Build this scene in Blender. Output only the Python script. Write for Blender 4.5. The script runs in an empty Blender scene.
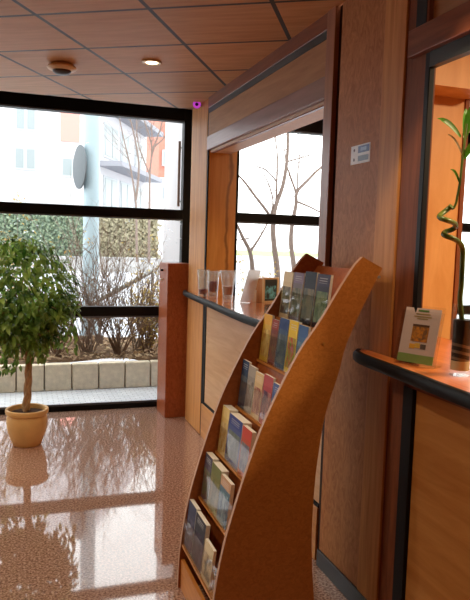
import bpy, bmesh, math, random
from mathutils import Vector, Matrix
random.seed(7)
SC = bpy.context.scene
COL = SC.collection
PI = math.pi

# ------------------------------------------------------------------ camera (solved from the photo's perspective)
PITCH, ROLL, FPX, YAW, GY = 0.0891771, 0.0308124, 649.78, 0.3266486, 0.2260888
EYE = Vector((0, 0, 1.6))
def cam_basis():
    cp, sp, cr, sr = math.cos(PITCH), math.sin(PITCH), math.cos(ROLL), math.sin(ROLL)
    f = Vector((0, cp, -sp)); r = Vector((1, 0, 0)); u = r.cross(f)
    r2 = cr*r + sr*u; u2 = -sr*r + cr*u
    W = Matrix.Rotation(-YAW, 3, 'Z')
    return W @ r2, W @ u2, W @ f
CR, CU, CF = cam_basis()
cd = bpy.data.cameras.new('camera'); cam = bpy.data.objects.new('camera', cd); COL.objects.link(cam)
cd.sensor_fit = 'HORIZONTAL'; cd.sensor_width = 36.0; cd.lens = FPX/470*36.0
cam.matrix_world = Matrix(((CR.x, CU.x, -CF.x, EYE.x), (CR.y, CU.y, -CF.y, EYE.y), (CR.z, CU.z, -CF.z, EYE.z), (0, 0, 0, 1)))
cd.clip_start = 0.05; cd.clip_end = 400
SC.camera = cam
def ray(px, py): return CR*((px-235)/FPX) - CU*((py-300)/FPX) + CF
def onY(px, py, y):
    d = ray(px, py); return EYE + d*(y/d.y)

# ------------------------------------------------------------------ mesh collecting
class MB:
    def __init__(s): s.v = []; s.f = []; s.uv = None
    def add(s, vs, fs):
        o = len(s.v); s.v += [Vector(p) for p in vs]; s.f += [tuple(i+o for i in f) for f in fs]; return s
    def box(s, x0, x1, y0, y1, z0, z1):
        if x0 > x1: x0, x1 = x1, x0
        if y0 > y1: y0, y1 = y1, y0
        if z0 > z1: z0, z1 = z1, z0
        return s.add([(x0,y0,z0),(x1,y0,z0),(x1,y1,z0),(x0,y1,z0),(x0,y0,z1),(x1,y0,z1),(x1,y1,z1),(x0,y1,z1)],
                     [(0,3,2,1),(4,5,6,7),(0,1,5,4),(1,2,6,5),(2,3,7,6),(3,0,4,7)])
    def prism(s, poly, z0, z1, axis='z'):
        n = len(poly)
        mp = {'z': lambda a,b,c:(a,b,c), 'y': lambda a,b,c:(a,c,b), 'x': lambda a,b,c:(c,a,b)}[axis]
        vs = [mp(a,b,z0) for a,b in poly] + [mp(a,b,z1) for a,b in poly]
        fs = [tuple(range(n))[::-1], tuple(range(n,2*n))] + [(i,(i+1)%n,n+(i+1)%n,n+i) for i in range(n)]
        return s.add(vs, fs)
    def tube(s, pts, rad, k=8, cap=True):
        pts = [Vector(p) for p in pts]; n = len(pts)
        if not isinstance(rad, (list, tuple)): rad = [rad]*n
        ring = []; up = None
        for i in range(n):
            t = (pts[min(i+1,n-1)] - pts[max(i-1,0)])
            t = t.normalized() if t.length > 1e-9 else Vector((0,0,1))
            if up is None:
                up = t.orthogonal().normalized()
            up = (up - t*up.dot(t))
            up = up.normalized() if up.length > 1e-6 else t.orthogonal().normalized()
            b = t.cross(up)
            for j in range(k):
                a = 2*PI*j/k; ring.append(pts[i] + (up*math.cos(a) + b*math.sin(a))*rad[i])
        fs = []
        for i in range(n-1):
            for j in range(k):
                fs.append((i*k+j, i*k+(j+1)%k, (i+1)*k+(j+1)%k, (i+1)*k+j))
        if cap: fs += [tuple(range(k))[::-1], tuple((n-1)*k+j for j in range(k))]
        return s.add(ring, fs)
    def lathe(s, prof, cx=0, cy=0, k=32):
        n = len(prof); vs = []; fs = []
        for r, z in prof:
            for j in range(k):
                a = 2*PI*j/k; vs.append((cx+r*math.cos(a), cy+r*math.sin(a), z))
        for i in range(n-1):
            for j in range(k):
                fs.append((i*k+j, i*k+(j+1)%k, (i+1)*k+(j+1)%k, (i+1)*k+j))
        if prof[0][0] > 1e-4: fs.append(tuple(range(k))[::-1])
        if prof[-1][0] > 1e-4: fs.append(tuple((n-1)*k+j for j in range(k)))
        return s.add(vs, fs)
    def leaf(s, p, d, nrm, L, w, droop=0.15):
        d = d.normalized(); sd = d.cross(nrm); sd = sd.normalized() if sd.length > 1e-5 else d.orthogonal().normalized()
        up = sd.cross(d)
        a = p; b = p + d*L*.35 + up*L*.04; c = p + d*L*.7 - up*L*droop*.4; t = p + d*L - up*L*droop
        return s.add([a, b+sd*w*.5+up*w*.12, b, b-sd*w*.5+up*w*.12, c+sd*w*.36+up*w*.1, c, c-sd*w*.36+up*w*.1, t],
                     [(0,1,2),(0,2,3),(1,4,5,2),(2,5,6,3),(4,7,5),(5,7,6)])

def build(name, mb, m, parent=None, loc=None, smooth=False, bev=0.0, world=True, seg=2):
    """mb in world coordinates (or local when world=False) -> one mesh object"""
    me = bpy.data.meshes.new(name)
    if parent is not None:
        off = Vector(parent.matrix_world_loc) if hasattr(parent, 'matrix_world_loc') else wloc(parent)
        if not world: off = Vector((0,0,0))
    else:
        if loc is None:
            xs = [v.x for v in mb.v]; ys = [v.y for v in mb.v]; zs = [v.z for v in mb.v]
            loc = Vector(((min(xs)+max(xs))/2, (min(ys)+max(ys))/2, min(zs)))
        off = Vector(loc)
    me.from_pydata([tuple(v-off) for v in mb.v], [], mb.f)
    if mb.uv:
        ul = me.uv_layers.new(name='UVMap')
        for p in me.polygons:
            for li in p.loop_indices: ul.data[li].uv = mb.uv[me.loops[li].vertex_index]
    me.update()
    bm = bmesh.new(); bm.from_mesh(me); bmesh.ops.recalc_face_normals(bm, faces=bm.faces); bm.to_mesh(me); bm.free()
    if smooth:
        for p in me.polygons: p.use_smooth = True
    me.materials.append(m)
    o = bpy.data.objects.new(name, me); COL.objects.link(o)
    if parent is not None: o.parent = parent
    else: o.location = off
    if bev:
        b = o.modifiers.new('bevel', 'BEVEL'); b.width = bev; b.segments = seg; b.limit_method = 'ANGLE'; b.angle_limit = math.radians(50)
    if smooth:
        es = o.modifiers.new('split', 'EDGE_SPLIT'); es.split_angle = math.radians(40)
    return o
def wloc(o):
    v = Vector(o.location)
    while o.parent: o = o.parent; v += Vector(o.location)
    return v
def tag(o, label, cat, group=None, kind=None):
    o['label'] = label; o['category'] = cat
    if group: o['group'] = group
    if kind: o['kind'] = kind
    return o
def thing(name, label, cat, loc, group=None, rot=None):
    o = bpy.data.objects.new(name, None); COL.objects.link(o); o.location = loc; o.empty_display_size = .05
    if rot: o.rotation_euler = rot
    return tag(o, label, cat, group)
def struct(name, mb, m, **k):
    o = build(name, mb, m, **k); o['kind'] = 'structure'; return o

# ------------------------------------------------------------------ materials
def srgb(r, g, b):
    f = lambda c: (c/255/12.92) if c/255 <= .04045 else ((c/255+.055)/1.055)**2.4
    return (f(r), f(g), f(b), 1)
def newmat(name):
    m = bpy.data.materials.new(name); m.use_nodes = True; nt = m.node_tree
    return m, nt, nt.nodes['Principled BSDF']
def flat(name, col, rough=.5, spec=.5, metal=0, noise=.0, nscale=20, coat=0):
    m, nt, p = newmat(name)
    p.inputs['Roughness'].default_value = rough; p.inputs['Specular IOR Level'].default_value = spec
    p.inputs['Metallic'].default_value = metal; p.inputs['Coat Weight'].default_value = coat
    if noise:
        tc = nt.nodes.new('ShaderNodeTexCoord'); n = nt.nodes.new('ShaderNodeTexNoise'); n.inputs['Scale'].default_value = nscale; n.inputs['Detail'].default_value = 5
        nt.links.new(tc.outputs['Object'], n.inputs['Vector'])
        r = nt.nodes.new('ShaderNodeValToRGB'); r.color_ramp.elements[0].position = .3; r.color_ramp.elements[1].position = .7
        r.color_ramp.elements[0].color = tuple(c*(1-noise) for c in col[:3])+(1,); r.color_ramp.elements[1].color = tuple(min(1,c*(1+noise)) for c in col[:3])+(1,)
        nt.links.new(n.outputs['Fac'], r.inputs['Fac']); nt.links.new(r.outputs['Color'], p.inputs['Base Color'])
    else: p.inputs['Base Color'].default_value = col
    return m
def wood(name, c1, c2, axis='z', scale=14, stretch=12, rough=.35, spec=.4, coat=0.0, burr=0):
    m, nt, p = newmat(name); N = nt.nodes.new; L = nt.links.new
    tc = N('ShaderNodeTexCoord'); mp = N('ShaderNodeMapping')
    sc = [scale]*3; sc['xyz'.index(axis)] = scale/stretch; mp.inputs['Scale'].default_value = sc
    L(tc.outputs['Object'], mp.inputs['Vector'])
    n = N('ShaderNodeTexNoise'); n.inputs['Scale'].default_value = 1.0; n.inputs['Detail'].default_value = 7; n.inputs['Roughness'].default_value = .62; n.inputs['Distortion'].default_value = .6+burr
    L(mp.outputs['Vector'], n.inputs['Vector'])
    r = N('ShaderNodeValToRGB'); r.color_ramp.elements[0].position = .33; r.color_ramp.elements[1].position = .68
    r.color_ramp.elements[0].color = c1; r.color_ramp.elements[1].color = c2
    L(n.outputs['Fac'], r.inputs['Fac']); L(r.outputs['Color'], p.inputs['Base Color'])
    p.inputs['Roughness'].default_value = rough; p.inputs['Specular IOR Level'].default_value = spec; p.inputs['Coat Weight'].default_value = coat; p.inputs['Coat Roughness'].default_value = .12
    return m
def glass(name, tint=(1,1,1,1), drops=False, refl=1.0, milk=0):
    m = bpy.data.materials.new(name); m.use_nodes = True; nt = m.node_tree; nt.nodes.clear(); N = nt.nodes.new; L = nt.links.new
    out = N('ShaderNodeOutputMaterial'); t = N('ShaderNodeBsdfTransparent'); t.inputs['Color'].default_value = tint
    g = N('ShaderNodeBsdfGlossy'); g.inputs['Roughness'].default_value = .02
    lw = N('ShaderNodeLayerWeight'); lw.inputs['Blend'].default_value = .5
    pw = N('ShaderNodeMath'); pw.operation = 'POWER'; pw.inputs[1].default_value = 5; L(lw.outputs['Facing'], pw.inputs[0])
    mu = N('ShaderNodeMath'); mu.operation = 'MULTIPLY_ADD'; mu.inputs[1].default_value = .9*refl; mu.inputs[2].default_value = .04*refl; mu.use_clamp = True; L(pw.outputs[0], mu.inputs[0])
    mx = N('ShaderNodeMixShader'); L(mu.outputs[0], mx.inputs[0]); L(t.outputs[0], mx.inputs[1]); L(g.outputs[0], mx.inputs[2])
    last = mx
    if milk:
        tr = N('ShaderNodeBsdfTranslucent'); tr.inputs['Color'].default_value = (.9,.92,.9,1); di = N('ShaderNodeBsdfDiffuse'); ad = N('ShaderNodeMixShader'); L(tr.outputs[0], ad.inputs[1]); L(di.outputs[0], ad.inputs[2])
        m2 = N('ShaderNodeMixShader'); m2.inputs[0].default_value = milk; L(mx.outputs[0], m2.inputs[1]); L(ad.outputs[0], m2.inputs[2]); last = m2
    if drops:                                                    # rain drops clinging to the pane
        tc = N('ShaderNodeTexCoord'); v = N('ShaderNodeTexVoronoi'); v.inputs['Scale'].default_value = 26
        L(tc.outputs['Object'], v.inputs['Vector'])
        n = N('ShaderNodeTexNoise'); n.inputs['Scale'].default_value = 2.2; L(tc.outputs['Object'], n.inputs['Vector'])
        r = N('ShaderNodeMapRange'); r.inputs[1].default_value = .35; r.inputs[2].default_value = .75; r.inputs[3].default_value = 0; r.inputs[4].default_value = .34
        L(n.outputs['Fac'], r.inputs[0])
        lt = N('ShaderNodeMath'); lt.operation = 'LESS_THAN'; L(v.outputs['Distance'], lt.inputs[0]); L(r.outputs[0], lt.inputs[1])
        half = N('ShaderNodeMath'); half.operation = 'MULTIPLY'; half.inputs[1].default_value = .42; L(lt.outputs[0], half.inputs[0])
        tr = N('ShaderNodeBsdfTranslucent'); tr.inputs['Color'].default_value = (.85,.9,.92,1)
        m2 = N('ShaderNodeMixShader'); L(half.outputs[0], m2.inputs[0]); L(mx.outputs[0], m2.inputs[1]); L(tr.outputs[0], m2.inputs[2]); last = m2
    L(last.outputs[0], out.inputs['Surface'])
    return m
def leafmat(name, c1, c2, trans=.35, rough=.4):
    m, nt, p = newmat(name); N = nt.nodes.new; L = nt.links.new
    tc = N('ShaderNodeTexCoord'); n = N('ShaderNodeTexNoise'); n.inputs['Scale'].default_value = 9; n.inputs['Detail'].default_value = 3
    L(tc.outputs['Object'], n.inputs['Vector'])
    r = N('ShaderNodeValToRGB'); r.color_ramp.elements[0].position = .35; r.color_ramp.elements[1].position = .65; r.color_ramp.elements[0].color = c1; r.color_ramp.elements[1].color = c2
    L(n.outputs['Fac'], r.inputs['Fac']); L(r.outputs['Color'], p.inputs['Base Color']); p.inputs['Roughness'].default_value = rough
    t = N('ShaderNodeBsdfTranslucent'); L(r.outputs['Color'], t.inputs['Color'])
    mx = N('ShaderNodeMixShader'); mx.inputs[0].default_value = trans
    L(p.outputs[0], mx.inputs[1]); L(t.outputs[0], mx.inputs[2]); L(mx.outputs[0], nt.nodes['Material Output'].inputs['Surface'])
    return m
def emis(name, col, s):
    m, nt, p = newmat(name); p.inputs['Emission Color'].default_value = col; p.inputs['Emission Strength'].default_value = s; p.inputs['Base Color'].default_value = col
    return m
def printed(name, base, band, pa, pb, p0=.12, p1=.62, b0=.78, seed=0, lines=True):
    """a printed cover on UV 0..1: paper colour, title band on top, blotchy picture block"""
    m, nt, p = newmat(name); N = nt.nodes.new; L = nt.links.new
    uv = N('ShaderNodeUVMap'); sep = N('ShaderNodeSeparateXYZ'); L(uv.outputs[0], sep.inputs[0])
    def rng(sock, a, b):
        g = N('ShaderNodeMath'); g.operation = 'GREATER_THAN'; g.inputs[1].default_value = a; L(sock, g.inputs[0])
        l = N('ShaderNodeMath'); l.operation = 'LESS_THAN'; l.inputs[1].default_value = b; L(sock, l.inputs[0])
        k = N('ShaderNodeMath'); k.operation = 'MULTIPLY'; L(g.outputs[0], k.inputs[0]); L(l.outputs[0], k.inputs[1]); return k.outputs[0]
    def mul(a, b):
        k = N('ShaderNodeMath'); k.operation = 'MULTIPLY'; L(a, k.inputs[0]); L(b, k.inputs[1]); return k.outputs[0]
    def mix(f, a, b):
        k = N('ShaderNodeMix'); k.data_type = 'RGBA'; L(f, k.inputs[0])
        for idx, c in ((6, a), (7, b)):
            if hasattr(c, 'is_output'): L(c, k.inputs[idx])
            else: k.inputs[idx].default_value = c
        return k.outputs[2]
    X, Y = sep.outputs[0], sep.outputs[1]
    n = N('ShaderNodeTexNoise'); n.noise_dimensions = '4D'; n.inputs['Scale'].default_value = 5; n.inputs['W'].default_value = seed*3.7; n.inputs['Detail'].default_value = 4; L(uv.outputs[0], n.inputs['Vector'])
    st = N('ShaderNodeMapRange'); st.inputs[1].default_value = .42; st.inputs[2].default_value = .58; L(n.outputs['Fac'], st.inputs[0])
    pic = mix(st.outputs[0], pa, pb)
    c = mix(mul(rng(X, .07, .93), rng(Y, p0, p1)), base, pic)
    c = mix(rng(Y, b0, 1.01), c, band)
    if lines:
        w = N('ShaderNodeTexWave'); w.bands_direction = 'Y'; w.inputs['Scale'].default_value = 7; L(uv.outputs[0], w.inputs['Vector'])
        g = N('ShaderNodeMath'); g.operation = 'GREATER_THAN'; g.inputs[1].default_value = .75; L(w.outputs['Fac'], g.inputs[0])
        k = mul(mul(rng(X, .18, .8), rng(Y, b0+.05, .95)), g.outputs[0])
        c = mix(k, c, tuple(.5*a+.4 for a in band[:3])+(1,))
    L(c, p.inputs['Base Color']); p.inputs['Roughness'].default_value = .5; p.inputs['Specular IOR Level'].default_value = .2
    return m

M = {}
M['pillar'] = wood('burr_wood', srgb(168,106,60), srgb(204,142,90), 'z', 24, 2.0, .5, .2, burr=1.5)
M['post'] = wood('orange_wood', srgb(190,122,60), srgb(222,160,94), 'z', 30, 16, .5, .3)
M['cherry'] = wood('cherry_wood', srgb(112,58,32), srgb(152,86,52), 'y', 26, 14, .32, .4)
M['cherry_z'] = wood('cherry_wood_upright', srgb(110,58,32), srgb(146,84,50), 'z', 26, 10, .55, .2)
M['box'] = wood('red_wood', srgb(146,72,38), srgb(178,98,58), 'z', 40, 2, .35, .4, burr=1)
M['maple'] = wood('pale_maple', srgb(206,158,112), srgb(226,186,142), 'y', 22, 12, .35, .35)
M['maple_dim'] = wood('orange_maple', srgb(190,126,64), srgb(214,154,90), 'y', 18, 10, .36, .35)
M['fascia'] = wood('fascia_wood', srgb(164,116,74), srgb(190,142,98), 'y', 22, 12, .55, .25)
M['purple'] = wood('plum_brown_trim', srgb(128,84,74), srgb(152,106,94), 'y', 26, 16, .3, .5)
M['jambtrim'] = wood('jamb_trim', srgb(150,98,74), srgb(178,124,94), 'z', 26, 16, .3, .4)
M['cream'] = flat('cream_soffit', srgb(226,200,176), .45, .3, noise=.05)
M['partition'] = wood('orange_partition', srgb(206,144,78), srgb(224,166,102), 'z', 9, 5, .45, .3)
M['top'] = wood('worktop_wood', srgb(178,88,34), srgb(206,120,60), 'y', 22, 9, .14, .6, coat=1.0)
M['top2'] = wood('worktop_wood_near', srgb(178,92,38), srgb(206,124,64), 'y', 22, 9, .3, .4)
M['edge'] = flat('black_edge', srgb(20,22,24), .5, .16)
M['black'] = flat('black_frame', srgb(18,18,21), .5, .22)
M['blackgap'] = flat('black_gap', srgb(14,12,12), .6, .2)
M['darkgreen'] = flat('dark_grey_strip', srgb(50,54,52), .4, .4)
M['greyedge'] = flat('grey_edge', srgb(92,98,110), .35, .5)
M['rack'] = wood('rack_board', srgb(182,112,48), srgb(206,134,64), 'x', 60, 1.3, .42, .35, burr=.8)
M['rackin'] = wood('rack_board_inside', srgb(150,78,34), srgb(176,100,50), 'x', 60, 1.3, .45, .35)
M['rackedge'] = flat('rack_edge', srgb(190,150,124), .5)
M['lip'] = wood('rack_shelf_wood', srgb(190,120,52), srgb(214,146,76), 'y', 30, 8, .4)
M['baseboard'] = flat('dark_baseboard', srgb(40,34,34), .35, .4)
M['acrylic'] = glass('clear_acrylic', (.96,.96,.96,1), refl=.9)
M['pane'] = glass('window_glass', (.97,.99,.98,1), refl=.7)
M['panedrops'] = glass('wet_window_glass', (.97,.99,.98,1), drops=True, refl=.7)
M['tumbler'] = glass('drinking_glass', (.95,.96,.95,1), refl=2.2, milk=.14)
M['paper'] = flat('paper', srgb(232,226,214), .7, .2)
M['white'] = flat('white_card', srgb(240,240,238), .6, .2)
M['plaster'] = flat('office_plaster', srgb(226,206,180), .8, .1)
M['lobbywall'] = wood('lobby_panelling', srgb(92,60,40), srgb(118,80,54), 'z', 12, 6, .5)
M['terracotta'] = flat('terracotta', srgb(226,184,122), .5, .3, noise=.08, nscale=7)
M['soil'] = flat('potting_soil', srgb(70,48,34), .95, .1, noise=.4, nscale=60)
M['bark'] = wood('ficus_bark', srgb(150,116,86), srgb(206,174,136), 'z', 40, 4, .8, .2)
M['ficus'] = leafmat('ficus_leaf', srgb(48,92,30), srgb(160,196,100), .35, .32)
M['bamboo'] = leafmat('bamboo_green', srgb(60,84,24), srgb(112,128,48), .05, .35)
M['bambooleaf'] = leafmat('bamboo_leaf', srgb(58,128,30), srgb(112,170,52), .4, .4)
M['dryleaf'] = leafmat('dry_leaf', srgb(206,186,130), srgb(226,208,160), .4, .6)

# ceiling: wood look tiles in a grey grid, turned 31.67 degrees from the counter wall
def ceiling_mat():
    m, nt, p = newmat('ceiling_tiles'); N = nt.nodes.new; L = nt.links.new
    a = YAW + GY; geo = N('ShaderNodeNewGeometry')
    def dot(vx, vy):
        d = N('ShaderNodeVectorMath'); d.operation = 'DOT_PRODUCT'; d.inputs[1].default_value = (vx, vy, 0); L(geo.outputs['Position'], d.inputs[0]); return d.outputs['Value']
    def cell(s, off, per):
        k = N('ShaderNodeMath'); k.operation = 'SUBTRACT'; k.inputs[1].default_value = off; L(s, k.inputs[0])
        q = N('ShaderNodeMath'); q.operation = 'DIVIDE'; q.inputs[1].default_value = per; L(k.outputs[0], q.inputs[0])
        fl = N('ShaderNodeMath'); fl.operation = 'ROUND'; L(q.outputs[0], fl.inputs[0])
        df = N('ShaderNodeMath'); df.operation = 'SUBTRACT'; L(q.outputs[0], df.inputs[0]); L(fl.outputs[0], df.inputs[1])
        ab = N('ShaderNodeMath'); ab.operation = 'ABSOLUTE'; L(df.outputs[0], ab.inputs[0])
        lt = N('ShaderNodeMath'); lt.operation = 'LESS_THAN'; lt.inputs[1].default_value = .0115/per; L(ab.outputs[0], lt.inputs[0])
        f2 = N('ShaderNodeMath'); f2.operation = 'FLOOR'; L(q.outputs[0], f2.inputs[0])
        return lt.outputs[0], f2.outputs[0]
    lu, cu = cell(dot(math.cos(a), -math.sin(a)), -0.577, .611)
    lv, cv = cell(dot(math.sin(a), math.cos(a)), 3.098, .5775)
    mxl = N('ShaderNodeMath'); mxl.operation = 'MAXIMUM'; L(lu, mxl.inputs[0]); L(lv, mxl.inputs[1])
    cb = N('ShaderNodeCombineXYZ'); L(cu, cb.inputs[0]); L(cv, cb.inputs[1])
    wn = N('ShaderNodeTexWhiteNoise'); L(cb.outputs[0], wn.inputs['Vector'])
    mp = N('ShaderNodeMapping'); mp.vector_type = 'TEXTURE'; mp.inputs['Rotation'].default_value = (0, 0, -a); mp.inputs['Scale'].default_value = (.4, .05, 1); L(geo.outputs['Position'], mp.inputs['Vector'])
    n = N('ShaderNodeTexNoise'); n.inputs['Scale'].default_value = 1.6; n.inputs['Detail'].default_value = 6; L(mp.outputs[0], n.inputs['Vector'])
    r = N('ShaderNodeValToRGB'); r.color_ramp.elements[0].position = .3; r.color_ramp.elements[1].position = .72
    r.color_ramp.elements[0].color = srgb(196,142,92); r.color_ramp.elements[1].color = srgb(218,166,116); L(n.outputs['Fac'], r.inputs['Fac'])
    hv = N('ShaderNodeHueSaturation'); mr = N('ShaderNodeMapRange'); mr.inputs[3].default_value = .88; mr.inputs[4].default_value = 1.08; L(wn.outputs['Value'], mr.inputs[0]); L(mr.outputs[0], hv.inputs['Value']); L(r.outputs[0], hv.inputs['Color'])
    mx = N('ShaderNodeMix'); mx.data_type = 'RGBA'; L(mxl.outputs[0], mx.inputs[0]); L(hv.outputs[0], mx.inputs[6]); mx.inputs[7].default_value = srgb(52,48,44)
    L(mx.outputs[2], p.inputs['Base Color']); p.inputs['Roughness'].default_value = .5; p.inputs['Specular IOR Level'].default_value = .3
    return m
def granite():
    m, nt, p = newmat('polished_granite'); N = nt.nodes.new; L = nt.links.new
    geo = N('ShaderNodeNewGeometry')
    n = N('ShaderNodeTexNoise'); n.inputs['Scale'].default_value = 85; n.inputs['Detail'].default_value = 4; n.inputs['Roughness'].default_value = .7; L(geo.outputs['Position'], n.inputs['Vector'])
    r = N('ShaderNodeValToRGB'); e = r.color_ramp.elements
    e[0].position = .34; e[0].color = srgb(96,66,56); e[1].position = .68; e[1].color = srgb(220,188,170)
    x = r.color_ramp.elements.new(.5); x.color = srgb(166,130,112)
    L(n.outputs['Fac'], r.inputs['Fac'])
    L(r.outputs[0], p.inputs['Base Color']); p.inputs['Roughness'].default_value = .045; p.inputs['Coat Weight'].default_value = .6; p.inputs['Coat Roughness'].default_value = .03; p.inputs['Specular IOR Level'].default_value = .8
    return m
def pavers():
    m, nt, p = newmat('pale_pavers'); N = nt.nodes.new; L = nt.links.new
    geo = N('ShaderNodeNewGeometry'); b = N('ShaderNodeTexBrick'); b.inputs['Scale'].default_value = 5; b.inputs['Mortar Size'].default_value = .02; b.offset = .5
    b.inputs['Color1'].default_value = srgb(218,220,224); b.inputs['Color2'].default_value = srgb(204,208,214); b.inputs['Mortar'].default_value = srgb(168,170,174)
    L(geo.outputs['Position'], b.inputs['Vector']); L(b.outputs['Color'], p.inputs['Base Color']); p.inputs['Roughness'].default_value = .6
    return m
M['ceiling'] = ceiling_mat(); M['granite'] = granite(); M['pavers'] = pavers()

# ------------------------------------------------------------------ THE SETTING
WX = 1.44          # plane of the counter wall
FY = 6.07          # plane of the glazed front
CZ = 2.72
struct('floor', MB().box(-3.6, 6.2, -3.2, 6.04, -.1, 0), M['granite'])
struct('ceiling', MB().box(-3.6, WX, -3.2, 5.53, CZ, CZ+.08), M['ceiling'])
struct('trim_1', MB().box(-3.6, 1.6, 5.53, 6.14, 2.96, 3.02).box(-3.6, 1.6, 5.50, 5.53, CZ+.081, 3.02), M['blackgap'])
struct('wall_left', MB().box(-3.7, -3.6, -3.2, 6.12, 0, 3.0), M['lobbywall'])
struct('wall_back', MB().box(-3.7, 6.3, -3.3, -3.2, 0, 3.0), M['lobbywall'])
# counter wall: pillar between the two openings
struct('wall_right', MB().box(WX, WX+.05, 2.425, 2.818, 0, CZ+.05), M['pillar'])
struct('trim_2', MB().box(WX-.014, WX+.13, 2.862, 2.95, 1.17, CZ+.02), M['jambtrim'], bev=.003)          # jamb of the first opening
struct('trim_3', MB().box(WX+.010, WX+.05, 2.818, 2.862, 0, CZ), flat('dark_brown_groove', srgb(52,26,16), .6, .2))                          # groove
struct('trim_4', MB().box(WX-.008, WX+.05, 2.262, 2.425, 0, CZ+.05), M['post'], bev=.004)              # orange post of the second opening
struct('trim_5', MB().box(WX+.0, WX+.045, 2.128, 2.262, 0, CZ+.05), M['cherry_z'], bev=.003)
struct('trim_6', MB().box(WX-.004, WX+.02, 2.10, 2.128, 1.165, 2.315), M['black'], bev=.003)
struct('baseboard_right', MB().box(WX-.014, WX, 2.27, 2.818, 0, .085), M['baseboard'], bev=.004)
# header above the first opening
struct('trim_7', MB().box(WX-.008, WX+.14, 2.95, 5.03, 2.64, CZ+.03), M['cherry'], bev=.003)            # cornice
struct('trim_8', MB().box(WX-.004, WX+.12, 2.95, 5.03, 2.60, 2.64), M['darkgreen'])
struct('trim_9', MB().box(WX, WX+.12, 2.95, 5.03, 2.425, 2.60), M['fascia'])
struct('trim_10', MB().box(WX-.010, WX+.02, 2.95, 5.035, 2.315, 2.42), M['purple'], bev=.003)
struct('trim_11', MB().box(WX+.02, WX+.19, 2.86, 5.03, 2.30, 2.335), M['cream'])
struct('trim_12', MB().box(WX+.03, WX+.05, 2.86, 5.03, 2.295, 2.302), M['cherry'])
# far post, return panel and bulk behind it
struct('trim_13', MB().box(WX, WX+.16, 5.06, 5.56, 0, CZ+.05), M['post'], bev=.012)
struct('trim_14', MB().box(WX+.003, WX+.014, 5.035, 5.06, 0, 2.64), M['blackgap'])
struct('trim_15', MB().box(1.60, 2.0, 5.9, 6.0, 0, 2.95), M['blackgap'])
def knot():
    m = wood('knotted_wood', srgb(206,140,66), srgb(228,166,92), 'z', 26, 14, .35); nt = m.node_tree; N = nt.nodes.new; L = nt.links.new
    p = nt.nodes['Principled BSDF']; src = p.inputs['Base Color'].links[0].from_socket
    tc = N('ShaderNodeTexCoord'); s = N('ShaderNodeSeparateXYZ'); L(tc.outputs['Object'], s.inputs[0])
    n = N('ShaderNodeTexNoise'); n.inputs['Scale'].default_value = 4; n.inputs['Detail'].default_value = 3; L(tc.outputs['Object'], n.inputs['Vector'])
    a = N('ShaderNodeMath'); a.operation = 'MULTIPLY_ADD'; a.inputs[1].default_value = .10; a.inputs[2].default_value = .005; L(n.outputs['Fac'], a.inputs[0])
    d = N('ShaderNodeMath'); d.operation = 'SUBTRACT'; L(s.outputs[0], d.inputs[0]); L(a.outputs[0], d.inputs[1])
    b = N('ShaderNodeMath'); b.operation = 'ABSOLUTE'; L(d.outputs[0], b.inputs[0])
    lt = N('ShaderNodeMapRange'); lt.inputs[1].default_value = .004; lt.inputs[2].default_value = .02; lt.inputs[3].default_value = .75; lt.inputs[4].default_value = 0; L(b.outputs[0], lt.inputs[0])
    mx = N('ShaderNodeMix'); mx.data_type = 'RGBA'; L(lt.outputs[0], mx.inputs[0]); L(src, mx.inputs[6]); mx.inputs[7].default_value = srgb(120,66,28)
    L(mx.outputs[2], p.inputs['Base Color']); return m
struct('trim_16', MB().box(WX+.014, 1.685, 5.03, 5.06, 0, 2.84), knot())
# transom of the second opening
struct('trim_17', MB().box(WX-.03, WX+.12, .30, 2.21, 2.315, 2.415), M['cherry'], bev=.003)
struct('trim_18', MB().box(WX-.005, WX+.025, .30, 2.10, 2.26, 2.315), M['darkgreen'])
struct('trim_19', MB().box(WX+.02, WX+.12, .30, 2.14, 2.415, CZ+.05), M['fascia'])
struct('trim_20', MB().box(WX-.002, WX+.1, 2.14, 2.205, 2.415, CZ+.05), M['black'])
struct('wall_near', MB().box(WX, WX+.12, -3.2, .30, 0, CZ+.05), M['pillar'])
# office behind the counters
struct('ceiling_office', MB().box(WX+.12, 6.2, -3.2, 6.04, 2.86, 2.92), M['plaster'])
struct('wall_office', MB().box(6.2, 6.3, -3.2, 6.12, 0, 3.0), M['plaster'])
struct('wall_partition', MB().box(1.56, 2.285, 3.0, 3.05, 0, 2.86), M['partition'])
struct('trim_21', MB().box(2.285, 2.31, 2.99, 3.06, 0, 2.86), M['cherry_z'])
struct('trim_22', MB().box(1.56, 2.31, 2.80, 3.0, 2.40, 2.86), M['partition'])

# front window of the lobby and of the office
def window(name, x0, x1, stiles, mats, low):
    w = bpy.data.objects.new(name, None); COL.objects.link(w); w.location = (x0, FY, 0); w['kind'] = 'structure'
    f = MB()
    for z0, z1 in ((2.70, 2.96), (1.785, 1.885), (.866, .967), (0, .045)): f.box(x0, x1, FY-.03, FY+.05, z0, z1)
    for a, b in stiles: f.box(a, b, FY-.035, FY+.055, 0, 2.96)
    fr = build('window_frame', f, M['black'], w)
    g = MB()
    for z0 in (1.785, .866, 2.70): g.box(x0, x1, FY-.034, FY-.03, z0, z0+.014)  # light on the bars' lower lips, put in as grey colour
    g.box(x0, x1, FY-.02, FY+.0, .045, .062)
    build('painted_lit_edge', g, M['greyedge'], fr)
    for (z0, z1, m) in ((1.885, 2.70, mats[0]), (.967, 1.785, mats[1]), (.062, .866, mats[2])):
        build('window_pane', MB().box(x0, x1, FY+.008, FY+.014, z0, z1), m, w)
    return w
window('window_1', -3.6, 1.58, ((1.495, 1.58), (-1.25, -1.17)), (M['pane'], M['panedrops'], M['pane']), 0)
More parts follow.
